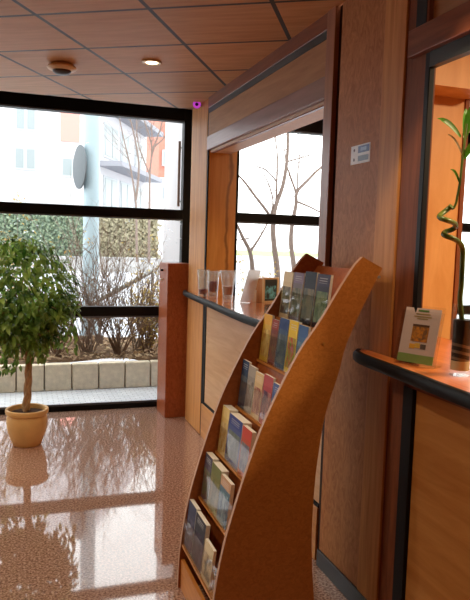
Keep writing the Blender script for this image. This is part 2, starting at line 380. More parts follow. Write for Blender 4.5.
window('window_2', 2.02, 6.2, ((2.0, 2.03), (4.05, 4.12)), (M['pane'], M['pane'], M['pane']), 0)
struct('wall_front', MB().box(1.58, 2.0, 6.0, 6.12, 0, 2.96), M['black'])

# ------------------------------------------------------------------ COUNTERS
def worktop(front, ytail, xback, label, wood_m):
    """front = list of (x, y) of the bowed front edge from near to far"""
    t = thing('worktop', label, 'countertop', (1.6, (front[0][1]+front[-1][1])/2, 1.11))
    poly = [(x+.014, y) for x, y in front] + ytail
    build('top', MB().prism(poly, 1.12, 1.16), wood_m, t, bev=.003)
    e = MB(); n = len(front)
    pr = [(0, 1.117), (.016, 1.116), (.023, 1.123), (.026, 1.139), (.024, 1.154), (.018, 1.1615), (.010, 1.1625), (0, 1.1615)]
    vs = []; fs = []
    for i, (x, y) in enumerate(front):
        a = Vector(front[max(i-1,0)]); b = Vector(front[min(i+1,n-1)]); d = (b-a).normalized(); nr = Vector((-d.y, d.x))
        if nr.x > 0 and abs(nr.x) > .2: nr = -nr
        for o, z in pr: vs.append((x+.022+nr.x*o, y+nr.y*o, z))
    k = len(pr)
    for i in range(n-1):
        for j in range(k): fs.append((i*k+j, i*k+(j+1)%k, (i+1)*k+(j+1)%k, (i+1)*k+j))
    fs += [tuple(range(k)), tuple((n-1)*k+j for j in range(k))]
    o = build('edging', e.add(vs, fs), M['edge'], t, smooth=True); o['label'] = 'rounded black edging'
    return t
front1 = [(1.425,2.875),(1.36,2.95),(1.315,3.12),(1.294,3.4),(1.290,3.7),(1.304,4.05),(1.326,4.4),(1.345,4.75),(1.362,5.1),(1.380,5.4),(1.392,5.53),(1.405,5.58),(1.422,5.605)]
worktop(front1, [(1.435,5.605),(1.435,5.03),(1.95,5.03),(2.02,3.9),(2.02,2.87)], 0, 'wooden countertop with black edge below the first opening, holding three glasses', M['top'])
front2 = [(1.32,.35),(1.298,.8),(1.292,1.2),(1.294,1.5),(1.302,1.72),(1.312,1.9),(1.320,2.1),(1.324,2.25),(1.330,2.33),(1.345,2.39),(1.378,2.43)]
worktop(front2, [(1.42,2.45),(1.424,2.10),(1.50,2.10),(1.50,2.9),(2.0,2.9),(2.0,.35)], 0, 'wooden countertop with black edge holding the bamboo and a leaflet holder', M['top2'])
c1 = thing('counter_front', 'pale maple counter front with orange base board behind the leaflet rack', 'counter', (WX+.04, 4.0, 0))
build('front_panel', MB().box(WX+.012, WX+.04, 2.862, 4.985, .295, 1.118), M['maple'], c1, bev=.002)
build('base_board', MB().box(WX, WX+.04, 2.862, 5.034, 0, .275), M['maple_dim'], c1, bev=.003)
build('groove', MB().box(WX+.006, WX+.04, 2.862, 4.985, .275, .295).box(WX+.006, WX+.04, 4.985, 5.034, .275, 1.118), M['blackgap'], c1)
c2 = thing('counter_front', 'dim orange maple counter front under the bamboo countertop', 'counter', (WX+.04, 1.2, 0))
build('front_panel', MB().box(WX+.012, WX+.04, .35, 2.09, .12, 1.06), M['maple_dim'], c2, bev=.002)
build('top_rail', MB().box(WX, WX+.04, .35, 2.154, 1.06, 1.118), M['cherry'], c2)
build('kick_board', MB().box(WX+.02, WX+.04, .35, 2.154, 0, .12), M['baseboard'], c2)
build('edge_strip', MB().box(WX-.004, WX+.04, 2.09, 2.154, .12, 1.06), M['black'], c2)

# casing beside the window
t = thing('boxed_casing', 'waist high red wood box casing standing between the window and the far post', 'casing', (1.37, 5.78, 0))
build('body', MB().prism([(1.272,5.63),(1.50,5.63),(1.50,5.93),(1.262,5.93)], 0, 1.392), M['box'], t, bev=.004)
for z in (1.325, 1.24):
    b = build('knob', MB().tube([(1.266,5.80,z),(1.245,5.80,z)], [.011,.009], 12), M['black'] if z > 1.3 else M['white'], t, smooth=True)
    b['label'] = 'small black knob' if z > 1.3 else 'small white knob'

# ------------------------------------------------------------------ CEILING FIXTURES
t = thing('ceiling_downlight', 'lit round recessed downlight in the wood tiled ceiling', 'ceiling light', (.815, 4.187, CZ))
build('ring', MB().lathe([(.036,CZ-.001),(.06,CZ-.001),(.062,CZ-.006),(.056,CZ-.012),(.04,CZ-.010),(.036,CZ-.001)], .815, 4.187, 32), flat('lamp_ring', srgb(214,180,130), .3, .5, .3), t, smooth=True)
build('lamp', MB().lathe([(0,CZ-.011),(.03,CZ-.010),(.042,CZ-.004)], .815, 4.187, 24), emis('lamp_glow', (1,.82,.5,1), 14), t, smooth=True)
t = thing('ceiling_detector', 'round brown domed detector on the wood tiled ceiling', 'detector', (.284, 4.50, CZ))
build('base', MB().lathe([(.0,CZ),(.062,CZ),(.090,CZ-.016),(.096,CZ-.026),(.088,CZ-.036),(.04,CZ-.048)], .284, 4.5, 40), flat('detector_tan', srgb(240,200,150), .45), t, smooth=True)
build('dome', MB().lathe([(.060,CZ-.043),(.058,CZ-.052),(.042,CZ-.064),(.0,CZ-.068)], .284, 4.5, 32), flat('detector_dark', srgb(70,40,28), .4), t, smooth=True)
# small camera with purple rimmed lens at the corner
cpos = Vector((1.425, 5.30, 2.735))
cx, cy, cz = 1.395, 5.24, 2.706
t = thing('security_camera', 'tiny camera with purple rimmed lens where far post meets the ceiling', 'camera', (cx, cy, cz))
def along(c, d, prof, k=20):
    d = Vector(d).normalized(); u = d.orthogonal().normalized(); w = d.cross(u); mb = MB(); vs = []; fs = []
    for r, s in prof:
        for j in range(k):
            a = 2*PI*j/k; vs.append(Vector(c)+d*s+(u*math.cos(a)+w*math.sin(a))*r)
    for i in range(len(prof)-1):
        for j in range(k): fs.append((i*k+j, i*k+(j+1)%k, (i+1)*k+(j+1)%k, (i+1)*k+j))
    fs += [tuple(range(k))[::-1], tuple((len(prof)-1)*k+j for j in range(k))]
    return mb.add(vs, fs)
dirc = Vector((-.25, -1, -.22))
build('body', along((cx,cy,cz), dirc, [(.02,-.04),(.026,-.03),(.026,.01)]), M['black'], t, smooth=True)
build('lens_ring', along((cx,cy,cz), dirc, [(.016,.008),(.032,.008),(.033,.016),(.02,.02),(.016,.012)]), emis('purple_rim', srgb(190,70,200), .7), t, smooth=True)
build('lens', along((cx,cy,cz), dirc, [(.016,.008),(.012,.014),(.004,.016)]), M['black'], t, smooth=True)
build('bracket', MB().tube([(cx,cy+.02,cz),(WX+.002,cy+.03,cz+.0)], .008, 8), M['greyedge'], t)

# sticker on the pillar
sx = WX-.0015
t = thing('wall_sticker', 'small white and blue sticker on the pillar above the leaflet rack', 'sticker', (sx, 2.588, 1.965))
build('backing', MB().box(sx, WX, 2.504, 2.672, 1.962, 2.044), flat('sticker_white', srgb(240,244,248), .4), t)
pr = MB()
o = build('print_block', MB().box(sx-.0006, sx, 2.512, 2.608, 2.008, 2.038), flat('sticker_blue', srgb(50,92,160), .4), t); o['label'] = 'blue print block'
build('print_block', MB().box(sx-.0006, sx, 2.516, 2.606, 1.972, 1.996), flat('sticker_slate', srgb(104,120,146), .4), t)
build('emblem', MB().box(sx-.0009, sx-.0006, 2.535, 2.585, 2.016, 2.031), flat('sticker_pale', srgb(150,180,220), .4), t)
for z in (2.024, 1.982):
    build('dot', MB().lathe([(0,0),(.008,0)], 0, 0, 14) and MB().tube([(sx-.0006,2.642,z),(sx,2.642,z)], .007, 14), flat('sticker_ink', srgb(86,70,96), .5), t)
# screw fixing the rack
# ------------------------------------------------------------------ LEAFLET RACK
RF, RN = 2.80, 2.28     # far and near side panel
front = [(1.297,1.556),(1.258,1.515),(1.19,1.41),(1.125,1.303),(1.045,1.19),(.967,1.045),(.90,.90),(.855,.775),(.815,.65),(.785,.545),(.76,.45),(.738,.335),(.722,.22),(.714,.11),(.712,0)]
back = [(1.165,0),(1.143,.2),(1.127,.38),(1.125,.54),(1.132,.70),(1.150,.865),(1.172,.97),(1.208,1.08),(1.24,1.206),(1.30,1.345),(1.345,1.435),(1.385,1.514)]
def cat(pts, n=5):
    out = []
    for i in range(len(pts)-1):
        p0 = Vector(pts[max(i-1,0)]); p1 = Vector(pts[i]); p2 = Vector(pts[i+1]); p3 = Vector(pts[min(i+2,len(pts)-1)])
        for k in range(n):
            u = k/n; out.append(tuple(.5*((2*p1)+(-p0+p2)*u+(2*p0-5*p1+4*p2-p3)*u*u+(-p0+3*p1-3*p2+p3)*u**3)))
    return out + [tuple(pts[-1])]
fr_s, bk_s = cat(front, 4), cat(back, 4)
def curveX(z, pts=front):
    q = sorted(pts, key=lambda a: a[1])
    for (x0, z0), (x1, z1) in zip(q, q[1:]):
        if z0 <= z <= z1: return x0 + (x1-x0)*(z-z0)/(z1-z0)
    return q[-1][0]
rack = thing('leaflet_rack', 'curved orange wood leaflet rack with six tiers standing against the pillar', 'rack', (1.0, 2.55, 0))
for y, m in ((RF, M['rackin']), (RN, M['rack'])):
    sp = build('side_panel', MB().prism(fr_s + bk_s, y-.009, y+.009, 'y'), m, rack)
    st = MB(); n = len(fr_s); vs = []; fs = []
    for (x, z) in fr_s: vs += [(x-.0015, y-.009, z), (x-.0015, y+.009, z), (x, y+.009, z), (x, y-.009, z)]
    for i in range(n-1):
        for j in range(4): fs.append((i*4+j, i*4+(j+1)%4, (i+1)*4+(j+1)%4, (i+1)*4+j))
    build('edge_band', st.add(vs, fs), M['rackedge'], sp)
Y0, Y1 = RN+.009, RF-.009
build('kick_board', MB().box(.722, .738, Y0, Y1, .0, .135), M['lip'], rack)
tiers = [(1.475,1.262),(1.279,1.066),(1.063,.85),(.855,.642),(.647,.434),(.425,.212)]
bp = MB(); vs = []; fs = []
prof = [(curveX(z)+.105, z) for z in [1.50-.06*i for i in range(24)]]
for x, z in prof: vs += [(x, Y0, z), (x, Y1, z), (x+.008, Y1, z), (x+.008, Y0, z)]
for i in range(len(prof)-1):
    for j in range(4): fs.append((i*4+j, i*4+(j+1)%4, (i+1)*4+(j+1)%4, (i+1)*4+j))
fs += [(0,1,2,3), tuple(len(vs)-4+j for j in range(4))]
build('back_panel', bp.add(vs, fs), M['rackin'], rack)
LEAN = .10
tierX = []; TOPX = [1.185,1.094,.995,.905,.830,.757]
for (zt, zb), xt in zip(tiers, TOPX):
    xb = xt - (zt-zb)*math.tan(LEAN)
    tierX.append(xb)
    build('shelf', MB().box(xb-.012, xb+.055, Y0, Y1, zb-.014, zb-.003), M['lip'], rack)
    a, b = xb-.010, xb-.010+.13*math.tan(LEAN)
    pf = MB(); h = .125
    pf.add([(a-.002,Y0,zb-.003),(a-.002,Y1,zb-.003),(a+h*math.tan(LEAN)-.002,Y1,zb+h),(a+h*math.tan(LEAN)-.002,Y0,zb+h),(a,Y0,zb-.003),(a,Y1,zb-.003),(a+h*math.tan(LEAN),Y1,zb+h),(a+h*math.tan(LEAN),Y0,zb+h)],
           [(0,1,2,3),(4,7,6,5),(0,4,5,1),(1,5,6,2),(2,6,7,3),(3,7,4,0)])
    o = build('pocket_front', pf, M['acrylic'], rack); o['label'] = 'clear pocket front'
build('screw', MB().tube([(1.372,RN-.013,1.478),(1.372,RN-.008,1.478)], .006, 12), flat('screw_steel', srgb(200,196,190), .3, .5, .6), rack)
build('screw', MB().tube([(1.14,RN-.012,1.215),(1.14,RN-.008,1.215)], .006, 12), flat('screw_brass', srgb(190,140,70), .3, .5, .4), rack)

C = srgb
# per tier: (offset from the far panel, width, thickness, height, base, band, picture a, picture b, label)
sets = [
 [(.006,.105,.012,.213,C(226,208,170),C(232,216,180),C(96,92,84),C(150,140,120),'cream topped leaflet in the highest rack tier'),
  (.122,.105,.012,.215,C(120,112,120),C(130,116,142),C(90,96,84),C(140,132,112),'mauve grey leaflet in the highest rack tier'),
  (.238,.112,.012,.225,C(30,27,38),C(24,20,32),C(84,88,80),C(128,120,96),'black topped leaflet in the highest rack tier'),
  (.360,.115,.012,.222,C(44,36,54),C(52,40,70),C(76,100,60),C(130,140,96),'dark purple leaflet with green picture in the highest rack tier')],
 [(.006,.100,.010,.213,C(222,184,72),C(230,176,50),C(196,150,70),C(226,200,120),'yellow leaflet in the second rack tier from the top'),
  (.112,.075,.010,.200,C(120,50,36),C(150,52,36),C(110,70,50),C(140,90,60),'narrow dark red leaflet beside the yellow one'),
  (.194,.100,.012,.217,C(60,84,120),C(40,64,124),C(120,128,124),C(70,84,96),'blue topped leaflet with grey picture in the second tier'),
  (.300,.090,.014,.219,C(236,200,40),C(240,206,40),C(200,60,40),C(150,170,50),'bright yellow leaflet with red and green print'),
  (.396,.090,.010,.212,C(70,110,160),C(60,100,160),C(120,160,190),C(90,120,150),'light blue leaflet at the near end of the second tier')],
 [(.006,.085,.012,.217,C(40,60,86),C(36,56,90),C(70,90,110),C(110,110,110),'dark blue leaflet in the third rack tier'),
  (.094,.085,.012,.207,C(150,146,140),C(168,160,150),C(120,110,100),C(170,160,150),'grey leaflet in the third rack tier'),
  (.184,.095,.012,.196,C(216,186,136),C(228,200,150),C(150,70,60),C(200,150,120),'cream and red leaflet in the third rack tier'),
  (.284,.100,.012,.206,C(178,70,76),C(190,84,90),C(90,50,80),C(200,140,130),'pink red leaflet in the third rack tier'),
  (.390,.095,.012,.192,C(84,104,160),C(90,110,170),C(180,190,210),C(60,80,140),'violet blue leaflet in the third rack tier')],
 [(.006,.100,.040,.215,C(214,186,116),C(224,200,130),C(180,140,60),C(210,190,140),'thick cream booklet in the fourth rack tier'),
  (.112,.170,.042,.206,C(70,84,140),C(50,64,136),C(120,130,120),C(90,100,96),'thick wide blue booklet in the fourth rack tier'),
  (.290,.110,.020,.200,C(190,80,50),C(200,70,50),C(150,150,150),C(100,100,120),'orange red leaflet in the fourth rack tier')],
 [(.006,.105,.030,.207,C(84,72,86),C(70,60,76),C(90,110,70),C(120,100,90),'dark mauve booklet in the fifth rack tier'),
  (.116,.130,.034,.199,C(120,118,60),C(110,116,56),C(150,140,90),C(96,104,60),'olive green booklet in the fifth rack tier'),
  (.252,.130,.016,.192,C(90,120,140),C(200,160,130),C(60,100,130),C(150,180,190),'blue picture leaflet in the fifth rack tier')],
 [(.006,.120,.020,.213,C(50,48,76),C(40,40,70),C(90,86,110),C(50,44,60),'navy booklet in the lowest rack tier'),
  (.132,.150,.020,.208,C(34,30,38),C(30,26,36),C(70,50,70),C(30,26,34),'black booklet in the lowest rack tier'),
  (.296,.120,.012,.160,C(214,196,160),C(220,204,170),C(120,110,96),C(220,200,160),'short white and tan leaflet in the lowest rack tier')],
]
groups = ['leaflets in the highest rack tier','leaflets in the second rack tier','leaflets in the third rack tier','booklets in the fourth rack tier','booklets in the fifth rack tier','booklets in the lowest rack tier']
seed = 0
for k, rows in enumerate(sets):
    zb = tiers[k][1]
    for (off, w, th, h, base, band, pa, pb, lab) in rows:
        seed += 1
        yc = Y1 - off - w/2
        name = 'booklet' if 'booklet' in lab else 'leaflet'
        lf = thing(name, lab, name, (tierX[k]-.003, yc, zb-.002), groups[k], (0, LEAN, 0))
        build('pages', MB().box(0.0006, th, -w/2, w/2, 0, h), M['paper'], lf, world=False)
        q = MB().add([(0,-w/2,0),(0,w/2,0),(0,w/2,h),(0,-w/2,h),(.0006,-w/2,0),(.0006,w/2,0),(.0006,w/2,h),(.0006,-w/2,h)],
                     [(0,1,2,3),(4,7,6,5),(0,4,5,1),(1,5,6,2),(2,6,7,3),(3,7,4,0)])
        q.uv = [(1,0),(0,0),(0,1),(1,1)]*2
        build('cover', q, printed('cover_print', base, band, pa, pb, .1, .68, .78, seed, lines=(seed % 2 == 0)), lf, world=False)

# ------------------------------------------------------------------ ON THE FIRST COUNTER
T = 1.161
def tumbler(x, y, h, r0, r1, label, fill=None, fill_lab=None, name='drinking_glass'):
    t = thing(name, label, 'glass', (x, y, T), 'tall glasses on the counter')
    prof = [(r0*.8,.0),(r0,.003),(r0*1.02,h*.1)] + [(r0+(r1-r0)*s**1.5, h*s) for s in (.25,.5,.75,1)] + [(r0-.004+(r1-r0)*s**1.5, h*s) for s in (.997,.75,.5,.25)] + [(r0*.9,.022),(0,.02)]
    build('bowl', MB().lathe(prof, 0, 0, 32), M['tumbler'], t, smooth=True, world=False)
    if fill:
        f = build(fill[0], MB().lathe([(0,fill[1]),(fill[3],fill[1]),(fill[4],fill[2]),(fill[4]*.3,fill[2]-.004),(0,fill[2]-.004)], 0, 0, 24), fill[5], t, smooth=True, world=False)
    return t
redwax = flat('red_wax', srgb(140,30,40), .4, .4); pinkwax = flat('pale_pink_wax', srgb(226,176,156), .4, .4)
tumbler(1.40, 4.93, .215, .034, .050, 'clear glass with dark red band at its bottom, nearest the far post', ('filling', .022, .06, .029, .033, redwax))
tumbler(1.435, 4.77, .212, .036, .050, 'clear glass holding a rounded red candle, middle one of the three', ('candle', .055, .135, .034, .03, redwax))
tumbler(1.46, 4.48, .232, .034, .062, 'flared clear glass with pale pink wax, closest to the white sheet', ('wax', .055, .115, .03, .034, pinkwax))
# white leaning sheet
t = MB(); a = Vector((1.655, 4.72, T)); 
p0 = Vector((1.555,4.48,T)); p1 = Vector((1.63,4.425,T)); lean = Vector((.085,.06,.235)); n = (p1-p0).cross(lean).normalized()*.002
t.add([p0,p1,p1+lean,p0+lean,p0+n,p1+n,p1+lean+n,p0+lean+n],[(0,1,2,3),(4,7,6,5),(0,4,5,1),(1,5,6,2),(2,6,7,3),(3,7,4,0)])
sheet = thing('display_card', 'plain white card leaning back between the glasses and the display box', 'card', (1.62, 4.48, T))
build('card', t, leafmat('white_sheet', srgb(238,238,236), srgb(252,252,250), .97, .5), sheet)
build('prop', MB().box(1.645,1.685,4.485,4.495,T,T+.09), M['white'], sheet)
# display box with a dark teal picture
ang = math.radians(38)
bx = thing('display_box', 'tan sided display box with a teal picture in a cream frame', 'box', (1.79, 4.47, T), rot=(0,0,math.radians(25)))
build('body', MB().box(-.08,.08,0.003,.13,0,.178), wood('tan_board', srgb(186,134,82), srgb(206,156,104), 'z', 30, 8, .5), bx, world=False, bev=.002)
fm = build('frame', MB().box(-.084,.084,-.006,.003,0,.012).box(-.084,.084,-.006,.003,.17,.184).box(-.084,-.066,-.006,.003,.012,.17).box(.066,.084,-.006,.003,.012,.17), flat('cream_frame', srgb(232,216,176), .5), bx, world=False)
q = MB().add([(-.066,-.001,.012),(.066,-.001,.012),(.066,-.001,.17),(-.066,-.001,.17),(-.066,.003,.012),(.066,.003,.012),(.066,.003,.17),(-.066,.003,.17)],[(0,1,2,3),(4,7,6,5),(0,4,5,1),(1,5,6,2),(2,6,7,3),(3,7,4,0)])
q.uv = [(0,0),(1,0),(1,1),(0,1)]*2
build('picture', q, printed('teal_picture', C(58,72,78), C(66,78,80), C(60,76,84), C(120,214,240), .1, .7, .9, 41, False), bx, world=False)

# ------------------------------------------------------------------ ON THE SECOND COUNTER
# brochure holder and its leaflet
base = Vector((1.425, 2.061, T)); ax = Vector((.43, -.903, 0)); nrm = Vector((-.903, -.43, 0))     # ax: along the bottom, nrm: towards the room
rz = math.atan2(ax.y, ax.x)
t = thing('leaflet_holder', 'clear slanted acrylic leaflet holder beside the bamboo vase', 'holder', tuple(base), rot=(0,0,rz))
la = math.radians(14); s_, c_ = math.sin(la), math.cos(la)
def slab(x0, x1, d, h0, h1, th):
    vs = []
    for e in (0, th):
        for (x, h) in ((x0,h0),(x1,h0),(x1,h1),(x0,h1)): vs.append((x, -.02+d*c_+e*c_+h*s_, h*c_ - (d+e)*s_ + .006))
    return MB().add(vs, [(0,1,2,3),(4,7,6,5),(0,4,5,1),(1,5,6,2),(2,6,7,3),(3,7,4,0)])
build('back_plate', slab(-.082,.082,.008,0,.222,.003), M['acrylic'], t, world=False)
build('front_plate', slab(-.082,.082,-.008,0,.20,.003), M['acrylic'], t, world=False)
build('foot', MB().box(-.082,.082,-.03,.04,0,.003), M['acrylic'], t, world=False)
for sgn in (-1, 1): build('side_plate', slab(sgn*.082-.0015, sgn*.082+.0015, -.008, 0, .20, .018), M['acrylic'], t, world=False)
t2 = thing('leaflet', 'pale lilac leaflet with golden picture and green foot in the clear holder', 'leaflet', tuple(base), rot=(0,0,rz))
def lq(x0,x1,h0,h1,d):
    q = slab(x0,x1,d,h0,h1,.0012); q.uv = [(0,0),(1,0),(1,1),(0,1)]*2; return q
build('sheet', lq(-.074,.074,.004,.212,.001), flat('lilac_paper', srgb(206,184,176), .5, .3), t2, world=False)
o = build('picture', lq(-.032,.036,.085,.150,-.0003), printed('gold_picture', C(170,110,40), C(90,60,40), C(206,130,40), C(120,84,50), .0, .85, .86, 55, False), t2, world=False)
o = build('footer', lq(-.074,.074,.004,.036,-.0003), flat('green_footer', srgb(126,150,72), .5, noise=.1), t2, world=False)
for h0, w in ((.188,.030),(.178,.036),(.170,.022)):
    build('heading', lq(-w+.002,w+.002,h0,h0+.004,-.0003), flat('olive_ink', srgb(150,128,60), .5), t2, world=False)
bl = MB()
for (dx, hh) in ((-.03,.070),(-.012,.066),(.012,.072),(.026,.064)):
    bl.v += slab(dx-.009,dx+.009,-.0003,hh-.006,hh+.008,.0012).v
bl2 = None
for (dx, hh, c) in ((-.022,.066,C(220,160,30)),(.0,.070,C(214,170,60)),(.024,.068,C(90,72,60))):
    build('fruit_print', lq(dx-.011,dx+.011,hh-.009,hh+.009,-.0003), flat('fruit_ink', c, .5), t2, world=False)
build('leaf_emblem', lq(-.02,.024,.199,.206,-.0003), flat('emblem_green', srgb(70,110,40), .5), t2, world=False)

# vase with lucky bamboo
vx, vy = 1.47, 1.87
t = thing('glass_vase', 'glass cylinder vase with black sand band holding the bamboo', 'vase', (vx, vy, T))
R = .036; M['vase'] = glass('vase_glass', (.97,.98,.97,1), refl=.7)
build('cylinder', MB().lathe([(R*.95,0),(R,.004),(R,.245),(R-.003,.247),(R-.004,.244),(R-.004,.02),(0,.018)], 0, 0, 40), M['vase'], t, smooth=True, world=False)
build('clear_gel', MB().lathe([(0,.019),(R-.0045,.019),(R-.0045,.052),(0,.052)], 0, 0, 32), flat('pale_gel', srgb(214,206,170), .2, .6), t, smooth=True, world=False)
def bandmat():
    m, nt, p = newmat('banded_sand'); N = nt.nodes.new; L = nt.links.new
    tc = N('ShaderNodeTexCoord'); s = N('ShaderNodeSeparateXYZ'); L(tc.outputs['Object'], s.inputs[0])
    a = N('ShaderNodeMath'); a.operation = 'MULTIPLY_ADD'; a.inputs[1].default_value = .22; L(s.outputs[0], a.inputs[0]); L(s.outputs[2], a.inputs[2])
    b = N('ShaderNodeMath'); b.operation = 'MULTIPLY'; b.inputs[1].default_value = 260; L(a.outputs[0], b.inputs[0])
    c = N('ShaderNodeMath'); c.operation = 'SINE'; L(b.outputs[0], c.inputs[0])
    g = N('ShaderNodeMath'); g.operation = 'GREATER_THAN'; g.inputs[1].default_value = .25; L(c.outputs[0], g.inputs[0])
    z = N('ShaderNodeMath'); z.operation = 'LESS_THAN'; z.inputs[1].default_value = .115; L(s.outputs[2], z.inputs[0])
    k = N('ShaderNodeMath'); k.operation = 'MULTIPLY'; L(g.outputs[0], k.inputs[0]); L(z.outputs[0], k.inputs[1])
    mx = N('ShaderNodeMix'); mx.data_type = 'RGBA'; L(k.outputs[0], mx.inputs[0]); mx.inputs[6].default_value = srgb(12,12,16); mx.inputs[7].default_value = srgb(120,104,84)
    L(mx.outputs[2], p.inputs['Base Color']); p.inputs['Roughness'].default_value = .5; return m
build('sand', MB().lathe([(0,.052),(R-.0045,.052),(R-.0045,.195),(0,.195)], 0, 0, 32), bandmat(), t, smooth=True, world=False)
t = thing('lucky_bamboo', 'curly lucky bamboo stalk rising from the black sand of the vase', 'plant', (vx, vy, T+.19))
def bp_(px, py, dy=0): 
    p = onY(px, py, vy+dy); return p
pts = [Vector((vx-.002, vy, T+.186))] + [bp_(*a) for a in [(460,300),(461.3,285),(462.4,262),(462.6,249,.0),(459.5,242.5,-.012),(453,238.5,-.03),(446,236,-.02),(443.5,234,0.0),(446,231.5,.026),(451,230,.032),(455,227.5,.022),(455.5,224.5,.0),(452,222,-.022),(446,220,-.03),(440.5,218,-.014),(439.5,216,.006),(443,212.8,.024),(448,209,.026),(451.3,206,.016)]]
build('stalk', MB().tube(cat(pts, 5), .0088, 12), M['bamboo'], t, smooth=True)
sh = [bp_(*a) for a in [(449.5,207.5,.02),(453,208.5,.02),(456,203,.018),(457.6,195,.015),(460,182,.01),(461.5,168,.01),(463.5,152,.01),(465,138,.01),(466.5,124,.01)]]
build('shoot', MB().tube(cat(sh, 4), [.0045]*33, 8), M['bamboo'], t, smooth=True)
for (a, b, w, m) in (((461,137,.01),(438,118,-.02),.020,'bambooleaf'),((462.5,155,.01),(448.5,134,.0),.009,'dryleaf'),((460,184,.01),(451,169,.0),.010,'bambooleaf'),((465,136,.01),(474,104,0),.028,'bambooleaf'),((464,158,.01),(480,140,-.03),.022,'bambooleaf'),((465,140,.01),(466,108,.06),.02,'bambooleaf')):
    A, B = bp_(*a), bp_(*b); lm = MB(); n = 7; vs = []; fs = []
    d = B-A; sd = d.cross(Vector((-.3,-1,.3))).normalized()
    for i in range(n):
        u = i/(n-1); ww = w*(.18+.9*math.sin(PI*min(1,u*.9+.1))**.8)*.5*(1 if i < n-1 else .05)
        c = A + d*u + Vector((0,0,.012*math.sin(PI*u))); vs += [c+sd*ww, c+Vector((0,.003,-.002)), c-sd*ww]
    for i in range(n-1):
        k = i*3; fs += [(k,k+1,k+4,k+3),(k+1,k+2,k+5,k+4)]
    o = build('leaf', lm.add(vs, fs), M[m], t, smooth=True)
    if m == 'dryleaf': o['label'] = 'dry cream leaf'
t = MB().lathe([(.04,0),(.042,.005),(.042,.335),(.039,.338),(.037,.335),(.037,.02),(0,.016)], 1.60, 1.985, 36)
for v in t.v: v.z += T
tag(build('glass_cylinder', t, M['vase'], smooth=True), 'tall empty clear glass cylinder standing behind the bamboo vase', 'vase')

# ------------------------------------------------------------------ FICUS IN ITS POT
fx, fy = .082, 5.13
fic = thing('potted_ficus', 'bushy ficus tree with braided trunk in a tan pot by the window', 'plant', (fx, fy, 0))
pot = build('pot', MB().lathe([(.098,0),(.105,.006),(.122,.05),(.142,.11),(.151,.17),(.150,.215),(.143,.235),(.146,.24),(.156,.245),(.161,.262),(.158,.28),(.148,.284),(.139,.278),(.134,.25),(.132,.23),(0,.228)], fx, fy, 48), M['terracotta'], fic, smooth=True)
sl = MB(); sl.lathe([(0,.266),(.05,.262),(.10,.256),(.131,.248),(.131,.235)], fx, fy, 32)
build('soil', sl, M['soil'], fic, smooth=True)
for j in range(3):
    pts = []
    for i in range(40):
        u = i/39; a = u*11 + j*2*PI/3; r = .016*(1-.2*u)
        pts.append((fx - .01 + .02*math.sin(u*3) + r*math.cos(a), fy + r*math.sin(a), .25 + u*.66))
    build('trunk', MB().tube(pts, [.017-.004*i/39 for i in range(40)], 8), M['bark'], fic, smooth=True)
fol = MB(); rnd = random.Random(3); br = MB()
cc = Vector((fx-.075, fy, 1.18))
for i in range(46):
    a = rnd.uniform(0, 2*PI); e = rnd.uniform(-.15, 1.45); L = rnd.uniform(.26, .50)
    d = Vector((math.cos(a)*math.cos(e), math.sin(a)*math.cos(e), math.sin(e)))
    p = Vector((fx-.01, fy, .86 + rnd.uniform(-.08, .12))); pts = [p.copy()]
    for s in range(9):
        d = (d + Vector((0,0,-.16 - .02*s)) + Vector([rnd.uniform(-.1,.1) for _ in range(3)])).normalized()
        p = p + d*L*.17; e_ = p - cc
        if (e_.x/.45)**2 + (e_.y/.45)**2 + (e_.z/.44)**2 > 1: break
        pts.append(p.copy())
    br.tube(pts, [.006-.0055*k/9 for k in range(len(pts))], 5)
    for k in range(2, len(pts)):
        for q in range(6):
            pos = pts[k] + Vector([rnd.uniform(-.05,.05) for _ in range(3)])
            e_ = pos - cc
            if (e_.x/.47)**2 + (e_.y/.47)**2 + (e_.z/.46)**2 > 1: continue
            ld = Vector((rnd.uniform(-1,1), rnd.uniform(-1,1), rnd.uniform(-1.5,.25)))
            fol.leaf(pos, ld, Vector((rnd.uniform(-.6,.6), rnd.uniform(-.6,.6), 1)), rnd.uniform(.055,.095), rnd.uniform(.022,.036), .2)
for i in range(1900):                                            # fill the round crown
    u, v, w = rnd.gauss(0,1), rnd.gauss(0,1), rnd.gauss(0,1); n = math.sqrt(u*u+v*v+w*w)
    s = rnd.uniform(.55,1)**.5
    pos = cc + Vector((u/n*.45*s, v/n*.43*s, w/n*.43*s))
    ld = Vector((u/n*.8+rnd.uniform(-.6,.6), v/n*.8+rnd.uniform(-.6,.6), rnd.uniform(-1.4,.3)))
    fol.leaf(pos, ld, Vector((u/n,v/n,.8)), rnd.uniform(.055,.095), rnd.uniform(.024,.038), .2)
for (ang_, rr, z0, z1) in ((0.1,.30,1.0,.74),(3.0,.10,.80,.58),(2.6,.26,.85,.56),(3.4,.36,.95,.60),(-1.2,.2,.85,.70),(1.2,.2,.85,.68)):   # hanging sprays
    for k in range(34):
        u = rnd.random(); pos = Vector((fx+math.cos(ang_)*rr+rnd.uniform(-.07,.07), fy+math.sin(ang_)*rr*.8+rnd.uniform(-.07,.07), z0+(z1-z0)*u))
        fol.leaf(pos, Vector((rnd.uniform(-.8,.8), rnd.uniform(-.8,.8), -1)), Vector((rnd.uniform(-1,1),-1,.4)), rnd.uniform(.055,.085), rnd.uniform(.022,.034), .15)
build('branch', br, M['bark'], fic, smooth=True)
build('foliage', fol, M['ficus'], fic, smooth=True)

